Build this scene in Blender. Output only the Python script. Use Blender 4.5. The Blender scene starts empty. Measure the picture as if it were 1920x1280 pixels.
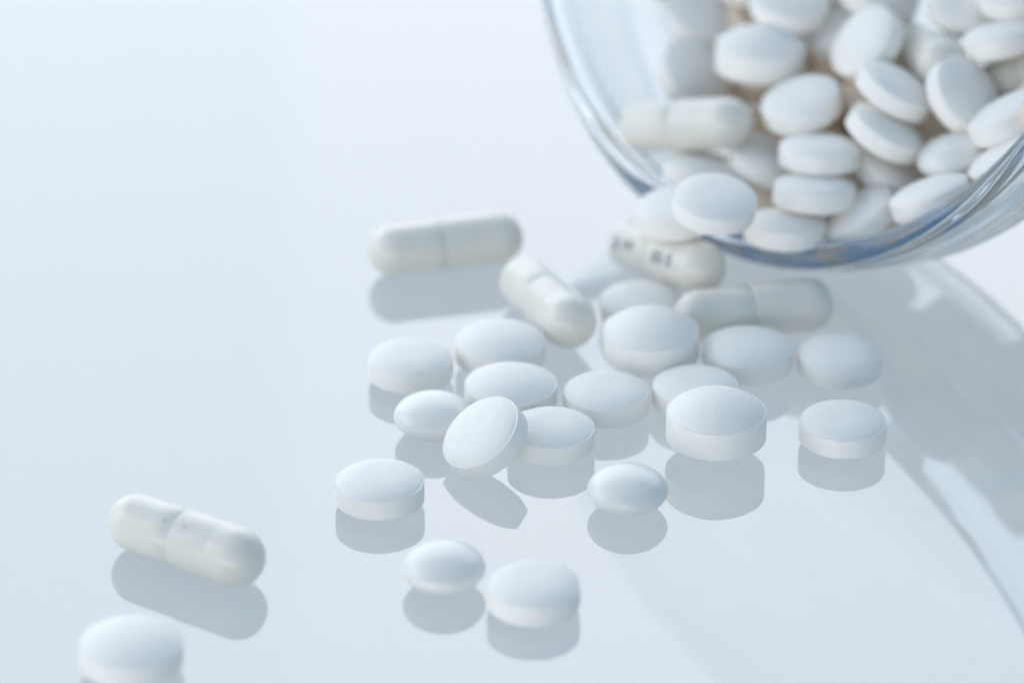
import bpy, bmesh, math, random
from mathutils import Vector, Matrix, noise
random.seed(7)
MM = 0.001
RMAX = [1]
scene = bpy.context.scene
C = scene.collection

# ------------------------------------------------------------------ camera
cam_d = bpy.data.cameras.new('camera')
cam = bpy.data.objects.new('camera', cam_d); C.objects.link(cam)
PITCH = math.radians(27.8); DIST = 498 * MM
cam.location = (0, -DIST * math.cos(PITCH), DIST * math.sin(PITCH))
cam.rotation_euler = (math.pi / 2 - PITCH, 0, 0)
cam_d.sensor_width = 36; cam_d.lens = 140
cam_d.clip_start = 0.02; cam_d.clip_end = 20
cam_d.dof.use_dof = True
cam_d.dof.focus_distance = 0.467
cam_d.dof.aperture_fstop = 11.5
cam_d.dof.aperture_blades = 0
scene.camera = cam

# ------------------------------------------------------------------ world
world = bpy.data.worlds.new('World'); scene.world = world
world.use_nodes = True
bg = world.node_tree.nodes['Background']
bg.inputs[0].default_value = (0.32, 0.47, 0.64, 1)
bg.inputs[1].default_value = 0.82

# ------------------------------------------------------------------ lamps
def area(name, loc, target, sx, sy, radiance, col):
    d = bpy.data.lights.new(name, 'AREA'); d.shape = 'RECTANGLE'
    d.size = sx; d.size_y = sy
    d.energy = radiance * math.pi * sx * sy
    d.color = col
    o = bpy.data.objects.new(name, d); C.objects.link(o)
    o.location = loc
    o.rotation_euler = (Vector(target) - Vector(loc)).to_track_quat('-Z', 'Y').to_euler()
    return o
area('back_softbox', (-0.58, 0.95, 0.56), (-0.58, 0.0, 0.10), 0.98, 1.05, 2.05, (0.955, 0.975, 0.955))
area('back_softbox', (0.49, 0.95, 0.56), (0.49, 0.0, 0.10), 1.16, 1.05, 2.2, (1.0, 0.96, 0.935))
area('side_softbox', (-0.75, 0.06, 0.34), (0, 0, 0), 0.7, 0.55, 2.0, (0.97, 0.975, 1.0))

area('front_fill', (-0.32, -0.72, 0.07), (0, 0, 0.02), 1.05, 0.22, 3.3, (1.0, 0.94, 0.87))
area('light_table_lamp', (0, 0.1, -0.30), (0, 0.1, 0.0), 2.6, 2.0, 0.60, (1.0, 0.975, 0.90))

# ------------------------------------------------------------------ exposure
scene.view_settings.view_transform = 'Standard'
scene.view_settings.look = 'None'
scene.view_settings.exposure = 0.05
scene.view_settings.gamma = 1.0
scene.view_settings.use_curve_mapping = False
scene.cycles.use_denoising = True
scene.cycles.max_bounces = 128
scene.cycles.diffuse_bounces = 6
scene.cycles.glossy_bounces = 64
scene.cycles.transmission_bounces = 128
scene.cycles.transparent_max_bounces = 28
scene.cycles.caustics_refractive = True
scene.cycles.caustics_reflective = True
scene.cycles.blur_glossy = 0.3
scene.cycles.sample_clamp_indirect = 6.0

# ------------------------------------------------------------------ materials
def mat(name):
    m = bpy.data.materials.new(name); m.use_nodes = True
    return m, m.node_tree.nodes, m.node_tree.links, m.node_tree.nodes['Principled BSDF']

def pill_material(name, col, rough, bump, scale, spec=0.4, coat=0.0, sss=0.0, mott=0.03):
    m, N, L, P = mat(name)
    tc = N.new('ShaderNodeTexCoord')
    oi = N.new('ShaderNodeObjectInfo')
    add = N.new('ShaderNodeVectorMath'); add.operation = 'ADD'
    L.new(tc.outputs['Object'], add.inputs[0]); L.new(oi.outputs['Random'], add.inputs[1])
    n1 = N.new('ShaderNodeTexNoise'); n1.inputs['Scale'].default_value = scale
    n1.inputs['Detail'].default_value = 3; n1.inputs['Roughness'].default_value = 0.6
    L.new(add.outputs[0], n1.inputs['Vector'])
    n2 = N.new('ShaderNodeTexNoise'); n2.inputs['Scale'].default_value = scale * 0.14
    n2.inputs['Detail'].default_value = 2
    L.new(add.outputs[0], n2.inputs['Vector'])
    mx = N.new('ShaderNodeMix'); mx.data_type = 'RGBA'
    mx.inputs[6].default_value = (*[c * (1 - mott) for c in col], 1)
    mx.inputs[7].default_value = (*[min(1, c * (1 + mott * .5)) for c in col], 1)
    L.new(n2.outputs['Fac'], mx.inputs[0])
    L.new(mx.outputs[2], P.inputs['Base Color'])
    b = N.new('ShaderNodeBump'); b.inputs['Strength'].default_value = bump
    b.inputs['Distance'].default_value = 0.00022
    L.new(n1.outputs['Fac'], b.inputs['Height'])
    L.new(b.outputs[0], P.inputs['Normal'])
    P.inputs['Roughness'].default_value = rough
    P.inputs['Specular IOR Level'].default_value = spec
    P.inputs['Coat Weight'].default_value = coat
    P.inputs['Coat Roughness'].default_value = 0.12
    if sss:
        P.inputs['Subsurface Weight'].default_value = sss
        P.inputs['Subsurface Radius'].default_value = (1.0, 0.45, 0.25)
        P.inputs['Subsurface Scale'].default_value = 0.0016
    return m
M_TAB = pill_material('pressed_tablet', (0.92, 0.893, 0.848), 0.52, 0.58, 3000, spec=0.5)
M_GAP_SHADE = pill_material('shade_tinted_tablet', (0.84, 0.71, 0.58), 0.52, 0.58, 3000)  # buried tablets: warm shade of the heap gaps put into the colour
M_LENS = pill_material('coated_pill', (0.84, 0.825, 0.79), 0.34, 0.08, 2500, spec=0.5, coat=0.25)
M_BODY = pill_material('gelatin_body', (0.80, 0.775, 0.70), 0.38, 0.03, 600, spec=0.45, coat=0.4, sss=0.25, mott=0.04)
M_CAP = pill_material('gelatin_cap', (0.785, 0.76, 0.69), 0.36, 0.03, 600, spec=0.45, coat=0.4, sss=0.25, mott=0.04)
M_INK, N, L, P = mat('grey_ink'); P.inputs['Base Color'].default_value = (0.30, 0.31, 0.32, 1); P.inputs['Roughness'].default_value = 0.5

M_GLASS, N, L, P = mat('clear_glass')
P.inputs['Base Color'].default_value = (0.93, 0.97, 0.99, 1)
P.inputs['Transmission Weight'].default_value = 1.0
P.inputs['IOR'].default_value = 1.5
P.inputs['Roughness'].default_value = 0.0

va = N.new('ShaderNodeVolumeAbsorption'); va.inputs['Color'].default_value = (0.46, 0.60, 0.72, 1); va.inputs['Density'].default_value = 18
L.new(va.outputs[0], N['Material Output'].inputs['Volume'])

# polished glass sheet: clear, with a mirror-like Fresnel reflection
M_SHEET, N, L, P = mat('polished_glass_sheet'); N.remove(P)
out = N['Material Output']
fr = N.new('ShaderNodeFresnel'); fr.inputs['IOR'].default_value = 1.8
tr = N.new('ShaderNodeBsdfTransparent'); tr.inputs[0].default_value = (0.985, 0.992, 0.995, 1)
gl = N.new('ShaderNodeBsdfGlossy')
gl.inputs['Roughness'].default_value = 0.0
gl.inputs['Color'].default_value = (1, 1, 1, 1)
ms = N.new('ShaderNodeMixShader')
L.new(fr.outputs[0], ms.inputs[0]); L.new(tr.outputs[0], ms.inputs[1]); L.new(gl.outputs[0], ms.inputs[2])
L.new(ms.outputs[0], out.inputs['Surface'])

# opal diffuser under the glass, lit from below like a light table
M_BOARD, N, L, P = mat('opal_diffuser'); N.remove(P)
tc = N.new('ShaderNodeTexCoord'); nz = N.new('ShaderNodeTexNoise'); nz.inputs['Scale'].default_value = 6
rp = N.new('ShaderNodeValToRGB'); rp.color_ramp.elements[0].color = (0.88, 0.88, 0.875, 1); rp.color_ramp.elements[1].color = (0.90, 0.90, 0.895, 1)
L.new(tc.outputs['Object'], nz.inputs['Vector']); L.new(nz.outputs['Fac'], rp.inputs[0])
df = N.new('ShaderNodeBsdfDiffuse'); tl = N.new('ShaderNodeBsdfTranslucent')
L.new(rp.outputs[0], df.inputs[0]); L.new(rp.outputs[0], tl.inputs[0])
ms = N.new('ShaderNodeMixShader'); ms.inputs[0].default_value = 0.32
L.new(df.outputs[0], ms.inputs[1]); L.new(tl.outputs[0], ms.inputs[2]); L.new(ms.outputs[0], N['Material Output'].inputs['Surface'])

# ------------------------------------------------------------------ helpers
def new_obj(name, me, m=None, parent=None):
    o = bpy.data.objects.new(name, me); C.objects.link(o)
    if m is not None and not me.materials: me.materials.append(m)
    if parent: o.parent = parent
    return o

def lathe_mesh(name, prof, seg=96, closed=False, m=None):
    """prof: list of (r, z) in metres, swept about Z."""
    bm = bmesh.new(); rings = []
    for r, z in prof:
        if r < 1e-7: rings.append([bm.verts.new((0, 0, z))])
        else: rings.append([bm.verts.new((r * math.cos(2 * math.pi * k / seg), r * math.sin(2 * math.pi * k / seg), z)) for k in range(seg)])
    pairs = list(zip(rings[:-1], rings[1:]))
    if closed: pairs.append((rings[-1], rings[0]))
    for A, B in pairs:
        for k in range(seg):
            k2 = (k + 1) % seg
            if len(A) == 1 and len(B) == 1: continue
            if len(A) == 1: bm.faces.new((A[0], B[k2], B[k]))
            elif len(B) == 1: bm.faces.new((A[k], A[k2], B[0]))
            else: bm.faces.new((A[k], A[k2], B[k2], B[k]))
    bmesh.ops.recalc_face_normals(bm, faces=bm.faces)
    for f in bm.faces: f.smooth = True
    me = bpy.data.meshes.new(name); bm.to_mesh(me); bm.free()
    if m: me.materials.append(m)
    return me

def tablet_profile(D, band, dome, p=2.7, q=0.85):
    """convex cap: gently curved centre, steeper shoulder towards a narrow pressed land"""
    a = D / 2; b = band / 2
    ai = a - 0.24
    top = []
    n = 22
    for i in range(n):
        u = math.sin(math.pi / 2 * i / n)
        top.append((ai * u, b + dome * (1 - u ** p) ** q))
    top += [(ai, b), (ai + 0.05, b - 0.012), (ai + 0.09, b + 0.005), (a - 0.06, b), (a - 0.012, b - 0.05), (a, b - 0.11)]
    P = top + [(a, b * 0.4), (a, 0), (a, -b * 0.4)] + [(r, -z) for r, z in reversed(top)]
    return [(r * MM, z * MM) for r, z in P]

def worn(me, seed):
    """slight unevenness, softened and nicked rims"""
    off = Vector((seed * 7.3, seed * 3.1, seed * 5.7))
    for v in me.vertices:
        co = v.co / MM
        r = math.hypot(co.x, co.y)
        if r < 1e-6: continue
        d = noise.noise(co * 0.55 + off) * 0.035 + noise.noise(co * 2.2 + off) * 0.018
        rim = max(0.0, noise.noise(co * 1.3 + off * 2) - 0.45) * 0.35 if r > 0.93 * RMAX[0] else 0
        k = 1 + (d - rim) / r
        v.co = Vector((co.x * k, co.y * k, co.z * (1 + d * 0.25))) * MM
    return me

def lens_profile(D, half):
    a = D / 2; P = []
    n = 40
    for i in range(n + 1):
        th = math.pi * i / n
        r = a * abs(math.sin(th)) ** 0.96
        z = half * math.copysign(abs(math.cos(th)) ** 1.06, math.cos(th))
        P.append((0 if i in (0, n) else r * MM, z * MM))
    return P

ME = {}
for k, (D, band, dome, p, q) in {'std': (10.4, 2.4, 1.0, 2.9, 0.8), 'big': (11.9, 3.5, 2.2, 2.1, 0.9), 'wide': (11.2, 2.5, 1.4, 2.3, 0.9)}.items():
    RMAX[0] = D / 2
    ME[k] = [worn(lathe_mesh('tablet', tablet_profile(D, band, dome, p, q), m=M_TAB), v + 1 + D) for v in range(4)]
ME['lens'] = [lathe_mesh('coated_pill', lens_profile(9.4, 2.5), m=M_LENS)]
NAME = {'std': 'tablet', 'big': 'tablet', 'wide': 'tablet', 'lens': 'coated_pill'}

def frame_z(n, spin):
    return Vector(n).normalized().to_track_quat('Z', 'Y') @ Matrix.Rotation(spin, 3, 'Z').to_quaternion()

def tag(o, label, cat, group=None):
    o['label'] = label; o['category'] = cat
    if group: o['group'] = group

def pill(kind, pos, n, label, group):
    o = new_obj(NAME[kind], random.choice(ME[kind]))
    o.location = Vector(pos) * MM
    o.rotation_mode = 'QUATERNION'
    o.rotation_quaternion = frame_z(n, random.uniform(0, 6.28))
    tag(o, label, 'pill' if kind == 'lens' else 'tablet', group)
    return o

# capsule: body (narrow) and cap (wider, overlapping sleeve) along +Z, cap towards +Z
def capsule_meshes():
    rb, rc = 3.32, 3.45
    n = 14
    body = []
    for i in range(n + 1):
        t = math.pi / 2 * i / n
        body.append((rb * math.sin(t) if i else 0, -6.9 - rb * math.cos(t) * 1.02))
    body += [(rb, -6.4), (rb, -3), (rb, 0.6), (rb - .25, 0.7), (0, 0.75)]
    cap = [(0, -0.3), (rb - .3, -0.35), (rb + 0.02, -0.38), (rc - 0.04, -0.36), (rc, -0.28), (rc, 0), (rc, 2), (rc, 4.3), (rc - .02, 4.5), (rc - .035, 4.65), (rc - .02, 4.8), (rc, 5.0), (rc, 6.2), (rc, 6.7)]
    for i in range(n + 1):
        t = math.pi / 2 * (1 - i / n)
        cap.append((rc * math.sin(t) if i < n else 0, 6.8 + rc * math.cos(t) * 1.0))
    s = lambda p: [(r * MM, z * MM) for r, z in p]
    return lathe_mesh('body', s(body), 72, m=M_BODY), lathe_mesh('cap', s(cap), 72, m=M_CAP)
ME_B, ME_C = capsule_meshes()

def print_mesh(text, size, along, angle, r):
    """flat lettering bent round the capsule wall"""
    cu = bpy.data.curves.new('lettering', 'FONT'); cu.body = text; cu.size = size * MM
    cu.align_x = 'CENTER'; cu.align_y = 'CENTER'; cu.resolution_u = 3; cu.offset = 0.00006
    tmp = bpy.data.objects.new('lettering', cu); C.objects.link(tmp)
    bpy.context.view_layer.update()
    me = bpy.data.meshes.new_from_object(tmp.evaluated_get(bpy.context.evaluated_depsgraph_get()))
    bpy.data.objects.remove(tmp)
    bm = bmesh.new(); bm.from_mesh(me)
    bmesh.ops.subdivide_edges(bm, edges=bm.edges, cuts=2)
    for v in bm.verts:
        phi = angle + v.co.y / (r * MM)
        v.co = Vector((r * MM * math.cos(phi), r * MM * math.sin(phi), along * MM + v.co.x))
    bm.to_mesh(me); bm.free()
    me.materials.clear(); me.materials.append(M_INK)
    return me

def capsule(pos, d, label, group, up_ref=(0, 0, 1)):
    e = bpy.data.objects.new('capsule', None); C.objects.link(e)
    e.empty_display_size = 0.003
    z = Vector(d).normalized()
    x = (Vector(up_ref) - z * Vector(up_ref).dot(z)).normalized()     # local +X points up
    y = z.cross(x)
    M = Matrix((x, y, z)).transposed().to_4x4(); M.translation = Vector(pos) * MM
    e.matrix_world = M
    tag(e, label, 'capsule', group)
    new_obj('body', ME_B, parent=e); new_obj('cap', ME_C, parent=e)
    return e

# ------------------------------------------------------------------ setting
def sheet(name, z, sx, sy, cy, m):
    bm = bmesh.new()
    vs = [bm.verts.new((x, cy + y, z)) for x, y in ((-sx, -sy), (sx, -sy), (sx, sy), (-sx, sy))]
    bm.faces.new(vs); me = bpy.data.meshes.new(name); bm.to_mesh(me); bm.free()
    o = new_obj(name, me, m); o['kind'] = 'structure'; return o
sheet('table_surface', 0.0, 1.3, 1.0, 0.1, M_SHEET)
sheet('light_diffuser', -0.016, 1.4, 1.1, 0.1, M_BOARD)

# ------------------------------------------------------------------ glass bowl lying tipped on its side
AZ, TI = math.radians(47.6), math.radians(-21.5)
J_AX = Vector((math.sin(AZ) * math.cos(TI), math.cos(AZ) * math.cos(TI), math.sin(TI)))
J_C = Vector((38.3, 29.5, 50.6))
bead = [(47.85 + 1.8 * math.cos(math.radians(t)), 1.8 - 1.8 * math.sin(math.radians(t))) for t in range(-35, 216, 14)]
outer = [(48.95, 4.2), (49.0, 5.0), (49.25, 6.0), (49.45, 7.0), (49.4, 8.0), (49.15, 9.0), (48.95, 10.0), (48.95, 11.0),
         (48.85, 12.4), (48.75, 13.6), (48.6, 14.5), (48.0, 15.5), (47.2, 16.5), (46.7, 17.8), (45.4, 21), (44.0, 24), (42.6, 27), (41.0, 29.6), (38.6, 31.6), (35.2, 32.7), (30, 33.0), (20, 33.0), (10, 33.0), (0, 33.0)]
inner = [(0, 30.2), (10, 30.2), (20, 30.2), (29, 30.2), (34.0, 29.7), (37.0, 28.4), (39.0, 26.4), (40.4, 24.0), (42.0, 20.8), (43.9, 17.4), (44.6, 16.2), (45.7, 15.0), (46.3, 14.0), (46.5, 11), (46.6, 8), (46.65, 6), (46.6, 4.6), (46.5, 4.0)]
jar_me = lathe_mesh('glass_bowl', [(r * MM, z * MM) for r, z in outer + inner + bead[::-1]], 192, closed=True, m=M_GLASS)
jar = new_obj('glass_bowl', jar_me)
jar.location = J_C * MM
jar.rotation_mode = 'QUATERNION'; jar.rotation_quaternion = J_AX.to_track_quat('Z', 'Y')
sub = jar.modifiers.new('smooth', 'SUBSURF'); sub.levels = 1; sub.render_levels = 2
tag(jar, 'wide shallow clear glass bowl tipped on its side with pills spilling out', 'bowl')

# ------------------------------------------------------------------ pills
LABEL = {
    'T1': 'white round tablet alone on the surface, in front of the tablet nearest the capsule end',
    'T2': 'thick white tablet with a high domed top, in sharp focus beside the coated pills',
    'T3': 'white round tablet lying just in front of the bowl, beside the end of a capsule',
    'T4': 'broad white tablet between the thick domed tablets and lying in front of a capsule',
    'T5': 'white tablet with low top, partly hidden behind a thick domed tablet',
    'T6': 'thick domed white tablet beside the narrow end of a capsule',
    'T7': 'white tablet touching the low-topped one that the thick domed tablet hides',
    'T8': 'white tablet half hidden behind a thick domed tablet, in front of the printed capsule',
    'T9': 'broad domed white tablet behind the tilted leaning tablet',
    'T10': 'broad white tablet touching the glossy capsule that points forward',
    'T11': 'white round tablet at the outer end of the spill, behind a smooth coated pill',
    'T12': 'white round tablet that carries the tilted tablet leaning on it',
    'T13': 'tilted white tablet leaning on the edge of another tablet, face turned outward',
    'T14': 'white round tablet with cream edge lying alone apart from the spilled cluster',
    'T15': 'blurred white round tablet next to a smooth lens-shaped pill, away from the cluster',
    'T16': 'blurred white tablet with domed top near the lone capsule, cut by the picture edge',
    'E1': 'smooth lens-shaped coated pill beside the thick domed tablet',
    'E2': 'smooth lens-shaped coated pill beside the blurred lone round tablet',
    'E3': 'smooth lens-shaped coated pill tucked beside the tilted leaning tablet',
    'C1': 'pale grey capsule lying farthest out behind the spill, alone on the surface',
    'C2': 'off-white capsule with two tiny dots lying alone away from the spill',
    'C3': 'shiny off-white capsule pointing forward between two broad tablets',
    'C4': 'off-white capsule with dark printed marks under the bowl lip',
    'C5': 'off-white capsule lying across in front of the bowl, behind two tablets',
    'C6': 'off-white capsule lying on the pills in the bowl mouth near the glass rim',
    'C7': 'capsule deep in the bowl with only its rounded end showing between tablets',
    'C8': 'cream capsule wedged among tablets against the far side of the bowl',
    'B1': 'thick domed white tablet lying flat on top of the heap in the bowl',
    'B2': 'white tablet tilted on top of two stacked tablets in the bowl',
    'B3': 'upper of two flat tablets stacked under the tilted one in the bowl',
    'B4': 'lower of two flat tablets stacked one over the other in the bowl',
    'B5': 'white tablet lying flat on the inside of the bowl lip below the stacked pair',
    'B6': 'white tablet with broad face showing, perched on the bowl lip',
    'B7': 'white tablet hanging over the bowl lip behind the perched broad-faced tablet',
    'B8': 'white tablet inside the bowl lip, half hidden behind the perched tablet, below the capsule',
    'B9': 'white tablet leaning over on the bowl bottom beside the flat lip tablet',
    'B10': 'white tablet seen nearly edge-on against the lower glass wall of the bowl',
    'B11': 'white tablet with shaded face tipped away, beside the stacked pair in the bowl',
    'B12': 'white tablet with shaded face tipped away, above the similar tipped tablet in the bowl',
    'B13': 'white tablet with bluish shaded round face and bright rim in the bowl',
    'B14': 'white tablet standing up on edge with bright leaf-shaped face in the bowl heap',
    'B15': 'smooth lens-shaped pill among tablets near the glass wall of the bowl',
    'B16': 'white tablet on edge against the bowl wall, above another edge-on tablet',
    'B17': 'white tablet on edge pressed against the bowl wall, beneath another edge-on tablet',
    'B18': 'white tablet lying nearly edge-on high on the heap above the cream capsule in the bowl',
    'B19': 'white tablet with its grey shaded face toward the bowl mouth, high on the heap',
    'B20': 'grey shaded white tablet behind the thick domed tablet in the bowl',
    'B21': 'bluish shaded tablet high at the far rim side of the bowl heap',
    'B22': 'bluish shaded tablet behind the capsule that lies in the bowl mouth',
    'B24': 'shaded tablet behind the upright leaf-shaped one in the bowl',
    'B25': 'pale tablet low in the bowl, half hidden under the tipped tablets',
    'B26': 'pale tablet low in the bowl, mostly hidden between capsule and stacked pair',
    'B27': 'shaded tablet at the top of the heap above the upright one in the bowl',
    'B29': 'white tablet on top of the heap over the nearly edge-on one in the bowl',
    'B30': 'white tablet on the heap behind the thick domed one, close to the bowl wall',
    'B31': 'white tablet on the heap summit between two shaded tablets in the bowl',
    'B32': 'white tablet on the heap summit near the base of the bowl',
}
GROUP_TABLE = 'pills spilled on the glossy white surface'
GROUP_JAR = 'pills heaped in the glass bowl'
TABLETS = [
    ('T1', 'std', (39.32, -26.47, 2.2), (0.0, 0.0, 1.0)),
    ('T2', 'big', (24.16, -28.32, 3.95), (0.0, 0.0, 1.0)),
    ('T3', 'std', (40.18, -9.36, 2.2), (0.0, 0.0, 1.0)),
    ('T4', 'wide', (28.95, -8.68, 2.65), (0.0, 0.0, 1.0)),
    ('T5', 'std', (22.12, -17.45, 2.2), (0.0, 0.0, 1.0)),
    ('T6', 'big', (17.05, -7.49, 3.95), (0.0, 0.0, 1.0)),
    ('T7', 'std', (11.38, -19.06, 2.2), (0.0, 0.0, 1.0)),
    ('T8', 'std', (16.25, 5.04, 2.2), (0.0, 0.0, 1.0)),
    ('T9', 'wide', (-0.13, -18.14, 2.65), (0.0, 0.0, 1.0)),
    ('T10', 'wide', (-1.45, -6.86, 2.65), (0.0, 0.0, 1.0)),
    ('T11', 'std', (-12.41, -10.47, 2.2), (0.0, 0.0, 1.0)),
    ('T12', 'std', (4.62, -28.17, 2.2), (0.0, 0.0, 1.0)),
    ('T14', 'std', (-15.31, -40.83, 2.2), (0.0, 0.0, 1.0)),
    ('T15', 'std', (2.36, -63.76, 2.2), (0.0, 0.0, 1.0)),
    ('T16', 'wide', (-41.03, -76.49, 2.65), (0.0, 0.0, 1.0)),
    ('E1', 'lens', (13.38, -41.35, 2.5), (0.0, 0.0, 1.0)),
    ('E2', 'lens', (-7.63, -58.77, 2.5), (0.0, 0.0, 1.0)),
    ('E3', 'lens', (-9.43, -23.73, 2.5), (0.0, 0.0, 1.0)),
    ('T13', 'std', (-3.13, -31.82, 4.02), (-0.518, -0.275, 0.81)),
    ('B1', 'big', (32.56, 38.38, 22.07), (0.0, 0.052, 0.999)),
    ('B2', 'std', (37.3, 27.37, 19.97), (-0.294, -0.122, 0.948)),
    ('B3', 'std', (39.2, 19.27, 16.72), (0.019, 0.148, 0.989)),
    ('B4', 'std', (38.25, 13.83, 13.83), (0.029, 0.179, 0.983)),
    ('B5', 'std', (34.48, 10.93, 10.16), (0.019, 0.159, 0.987)),
    ('B6', 'std', (25.24, 6.07, 16.09), (0.067, -0.159, 0.985)),
    ('B7', 'std', (20.91, 13.68, 11.11), (-0.089, -0.041, 0.995)),
    ('B8', 'std', (24.83, 27.97, 10.19), (0.095, 0.177, 0.98)),
    ('B9', 'std', (43.91, 12.72, 11.01), (-0.524, 0.019, 0.851)),
    ('B10', 'std', (52.17, 6.53, 16.67), (-0.344, 0.231, 0.91)),
    ('B11', 'std', (47.47, 19.7, 19.51), (0.46, -0.007, 0.888)),
    ('B12', 'std', (48.84, 23.39, 23.67), (0.46, -0.007, 0.888)),
    ('B13', 'std', (57.21, 20.62, 24.29), (0.577, -0.457, 0.676)),
    ('B14', 'std', (45.95, 33.05, 25.94), (-0.701, -0.275, 0.658)),
    ('B15', 'lens', (55.68, 14.86, 18.67), (-0.276, 0.054, 0.96)),
    ('B16', 'std', (62.08, 13.72, 24.34), (-0.487, 0.169, 0.857)),
    ('B17', 'std', (61.73, 7.86, 21.31), (-0.541, 0.204, 0.816)),
    ('B18', 'std', (62.63, 27.24, 29.1), (-0.242, 0.216, 0.946)),
    ('B19', 'std', (59.06, 36.28, 29.97), (0.172, -0.44, 0.881)),
    ('B20', 'std', (36.53, 43.89, 26.94), (0.08, -0.159, 0.984)),
    ('B21', 'std', (25.13, 53.84, 20.55), (0.359, -0.303, 0.882)),
    ('B22', 'std', (24.11, 44.57, 16.5), (0.508, -0.466, 0.724)),
    ('B24', 'std', (43.32, 43.76, 23.11), (-0.253, -0.177, 0.951)),
    ('B25', 'std', (48.56, 20.66, 13.34), (0.453, -0.039, 0.891)),
    ('B26', 'std', (33.21, 27.32, 12.03), (0.274, -0.059, 0.96)),
    ('B27', 'std', (48.41, 44.1, 27.98), (0.188, -0.048, 0.981)),
    ('B29', 'std', (64.69, 33.25, 33.61), (-0.253, -0.177, 0.951)),
    ('B30', 'std', (32.94, 55.85, 25.68), (-0.174, -0.167, 0.971)),
    ('B31', 'std', (42.68, 51.78, 27.68), (0.274, -0.059, 0.96)),
    ('B32', 'std', (53.44, 44.23, 32.47), (0.088, -0.16, 0.983)),
]
CAPSULES = [
    ('C1', (-8.53, 20.5, 3.45), (0.965, 0.263, 0.0)),
    ('C2', (-36.63, -54.4, 3.45), (0.84, -0.543, 0.0)),
    ('C5', (30.26, 1.75, 3.45), (0.977, 0.213, 0.0)),
    ('C3', (4.41, 3.2, 3.95), (0.385, -0.92, 0.075)),
    ('C4', (19.64, 13.45, 5.2), (0.583, -0.796, 0.162)),
    ('C6', (22.58, 31.35, 15.28), (0.755, -0.581, 0.305)),
    ('C7', (53.34, 34.31, 24.09), (0.262, -0.942, 0.209)),
    ('C8', (66.44, 25.8, 24.55), (0.848, -0.318, 0.424)),
]
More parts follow.
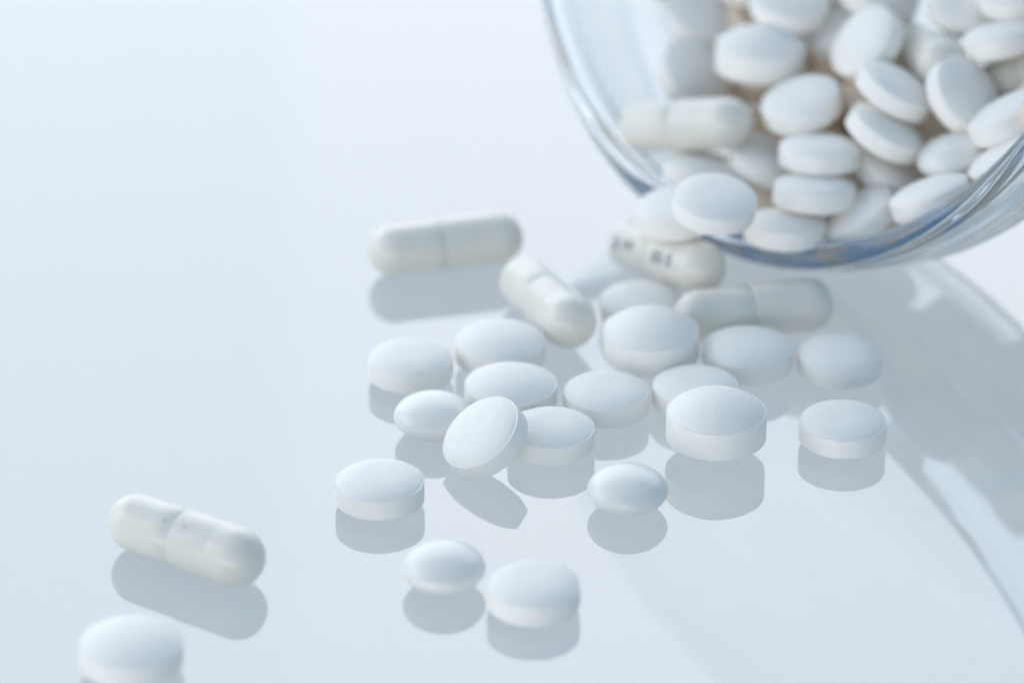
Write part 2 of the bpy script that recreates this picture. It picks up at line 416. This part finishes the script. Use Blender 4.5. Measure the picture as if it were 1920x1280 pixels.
FILL = [
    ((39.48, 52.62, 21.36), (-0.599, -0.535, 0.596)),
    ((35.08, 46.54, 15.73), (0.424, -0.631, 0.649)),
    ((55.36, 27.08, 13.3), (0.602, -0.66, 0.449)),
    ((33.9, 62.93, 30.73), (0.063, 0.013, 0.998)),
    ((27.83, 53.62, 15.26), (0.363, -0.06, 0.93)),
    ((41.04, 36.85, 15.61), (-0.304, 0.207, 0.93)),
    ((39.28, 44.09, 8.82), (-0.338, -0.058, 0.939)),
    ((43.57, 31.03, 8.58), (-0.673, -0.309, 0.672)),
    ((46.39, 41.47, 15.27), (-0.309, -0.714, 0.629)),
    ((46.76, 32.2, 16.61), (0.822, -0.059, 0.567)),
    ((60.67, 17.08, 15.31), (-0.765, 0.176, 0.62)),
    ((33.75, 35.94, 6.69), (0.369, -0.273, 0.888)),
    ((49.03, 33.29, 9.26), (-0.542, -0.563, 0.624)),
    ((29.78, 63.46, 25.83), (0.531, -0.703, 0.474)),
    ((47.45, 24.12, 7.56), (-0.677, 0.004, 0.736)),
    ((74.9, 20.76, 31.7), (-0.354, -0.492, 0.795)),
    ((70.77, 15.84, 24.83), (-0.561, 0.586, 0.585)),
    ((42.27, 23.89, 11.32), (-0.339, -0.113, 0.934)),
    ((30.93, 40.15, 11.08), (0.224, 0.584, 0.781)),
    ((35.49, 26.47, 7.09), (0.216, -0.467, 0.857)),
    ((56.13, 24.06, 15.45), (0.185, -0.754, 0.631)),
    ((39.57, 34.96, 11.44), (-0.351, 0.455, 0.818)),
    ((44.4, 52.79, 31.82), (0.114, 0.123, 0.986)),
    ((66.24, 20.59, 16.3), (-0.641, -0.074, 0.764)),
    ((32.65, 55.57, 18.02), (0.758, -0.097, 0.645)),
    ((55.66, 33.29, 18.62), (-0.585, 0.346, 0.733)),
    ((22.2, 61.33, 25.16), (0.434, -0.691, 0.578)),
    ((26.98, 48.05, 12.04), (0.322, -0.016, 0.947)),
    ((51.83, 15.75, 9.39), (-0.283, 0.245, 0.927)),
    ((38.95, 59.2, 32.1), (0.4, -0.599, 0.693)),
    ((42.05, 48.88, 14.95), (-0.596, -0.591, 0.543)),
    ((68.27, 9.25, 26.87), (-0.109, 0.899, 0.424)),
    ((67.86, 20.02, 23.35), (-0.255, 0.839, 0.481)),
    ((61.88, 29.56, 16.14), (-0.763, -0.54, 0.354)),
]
for key, kind, pos, n in TABLETS:
    pill(kind, pos, n, LABEL[key], GROUP_JAR if key[0] == 'B' else GROUP_TABLE)
for key, pos, d in CAPSULES:
    c = capsule(pos, d, LABEL[key], GROUP_JAR if key in ('C6', 'C7', 'C8') else GROUP_TABLE)
    if key == 'C4':
        new_obj('printed_mark', print_mesh('0 nn', 2.3, -4.8, math.radians(PRINT_A := 66), 3.35), parent=c)
        new_obj('printed_mark', print_mesh('00 0', 2.3, 3.2, math.radians(PRINT_A), 3.48), parent=c)
    if key == 'C2':
        for al, r in ((-1.6, 3.35), (1.2, 3.48)):
            new_obj('printed_dot', print_mesh('.', 1.7, al, math.radians(38), r), parent=c)
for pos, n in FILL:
    o = pill('std', pos, n, 'round tablet tinted beige for the warm shade in the gaps, buried in the heap inside the bowl, behind the white ones', 'shade-tinted tablets buried in the bowl heap')
    o.material_slots[0].link = 'OBJECT'; o.material_slots[0].material = M_GAP_SHADE

# fine pill powder on the glass round the spill: far too many grains to count
bm = bmesh.new()
rnd = random.Random(3)
for i in range(260):
    cx = rnd.gauss(8, 30); cy = rnd.gauss(-22, 24); r = rnd.uniform(0.03, 0.085) * MM
    m = Matrix.Translation((cx * MM, cy * MM, r * 0.4)) @ Matrix.Rotation(rnd.uniform(0, 6.28), 4, 'Z') @ Matrix.Diagonal((1, rnd.uniform(.4, 1), 0.5, 1))
    bmesh.ops.create_icosphere(bm, subdivisions=1, radius=r, matrix=m)
me = bpy.data.meshes.new('powder_grains'); bm.to_mesh(me); bm.free()
o = new_obj('powder_grains', me, M_TAB); o['kind'] = 'stuff'
tag(o, 'fine white pill powder scattered on the glossy surface', 'powder')
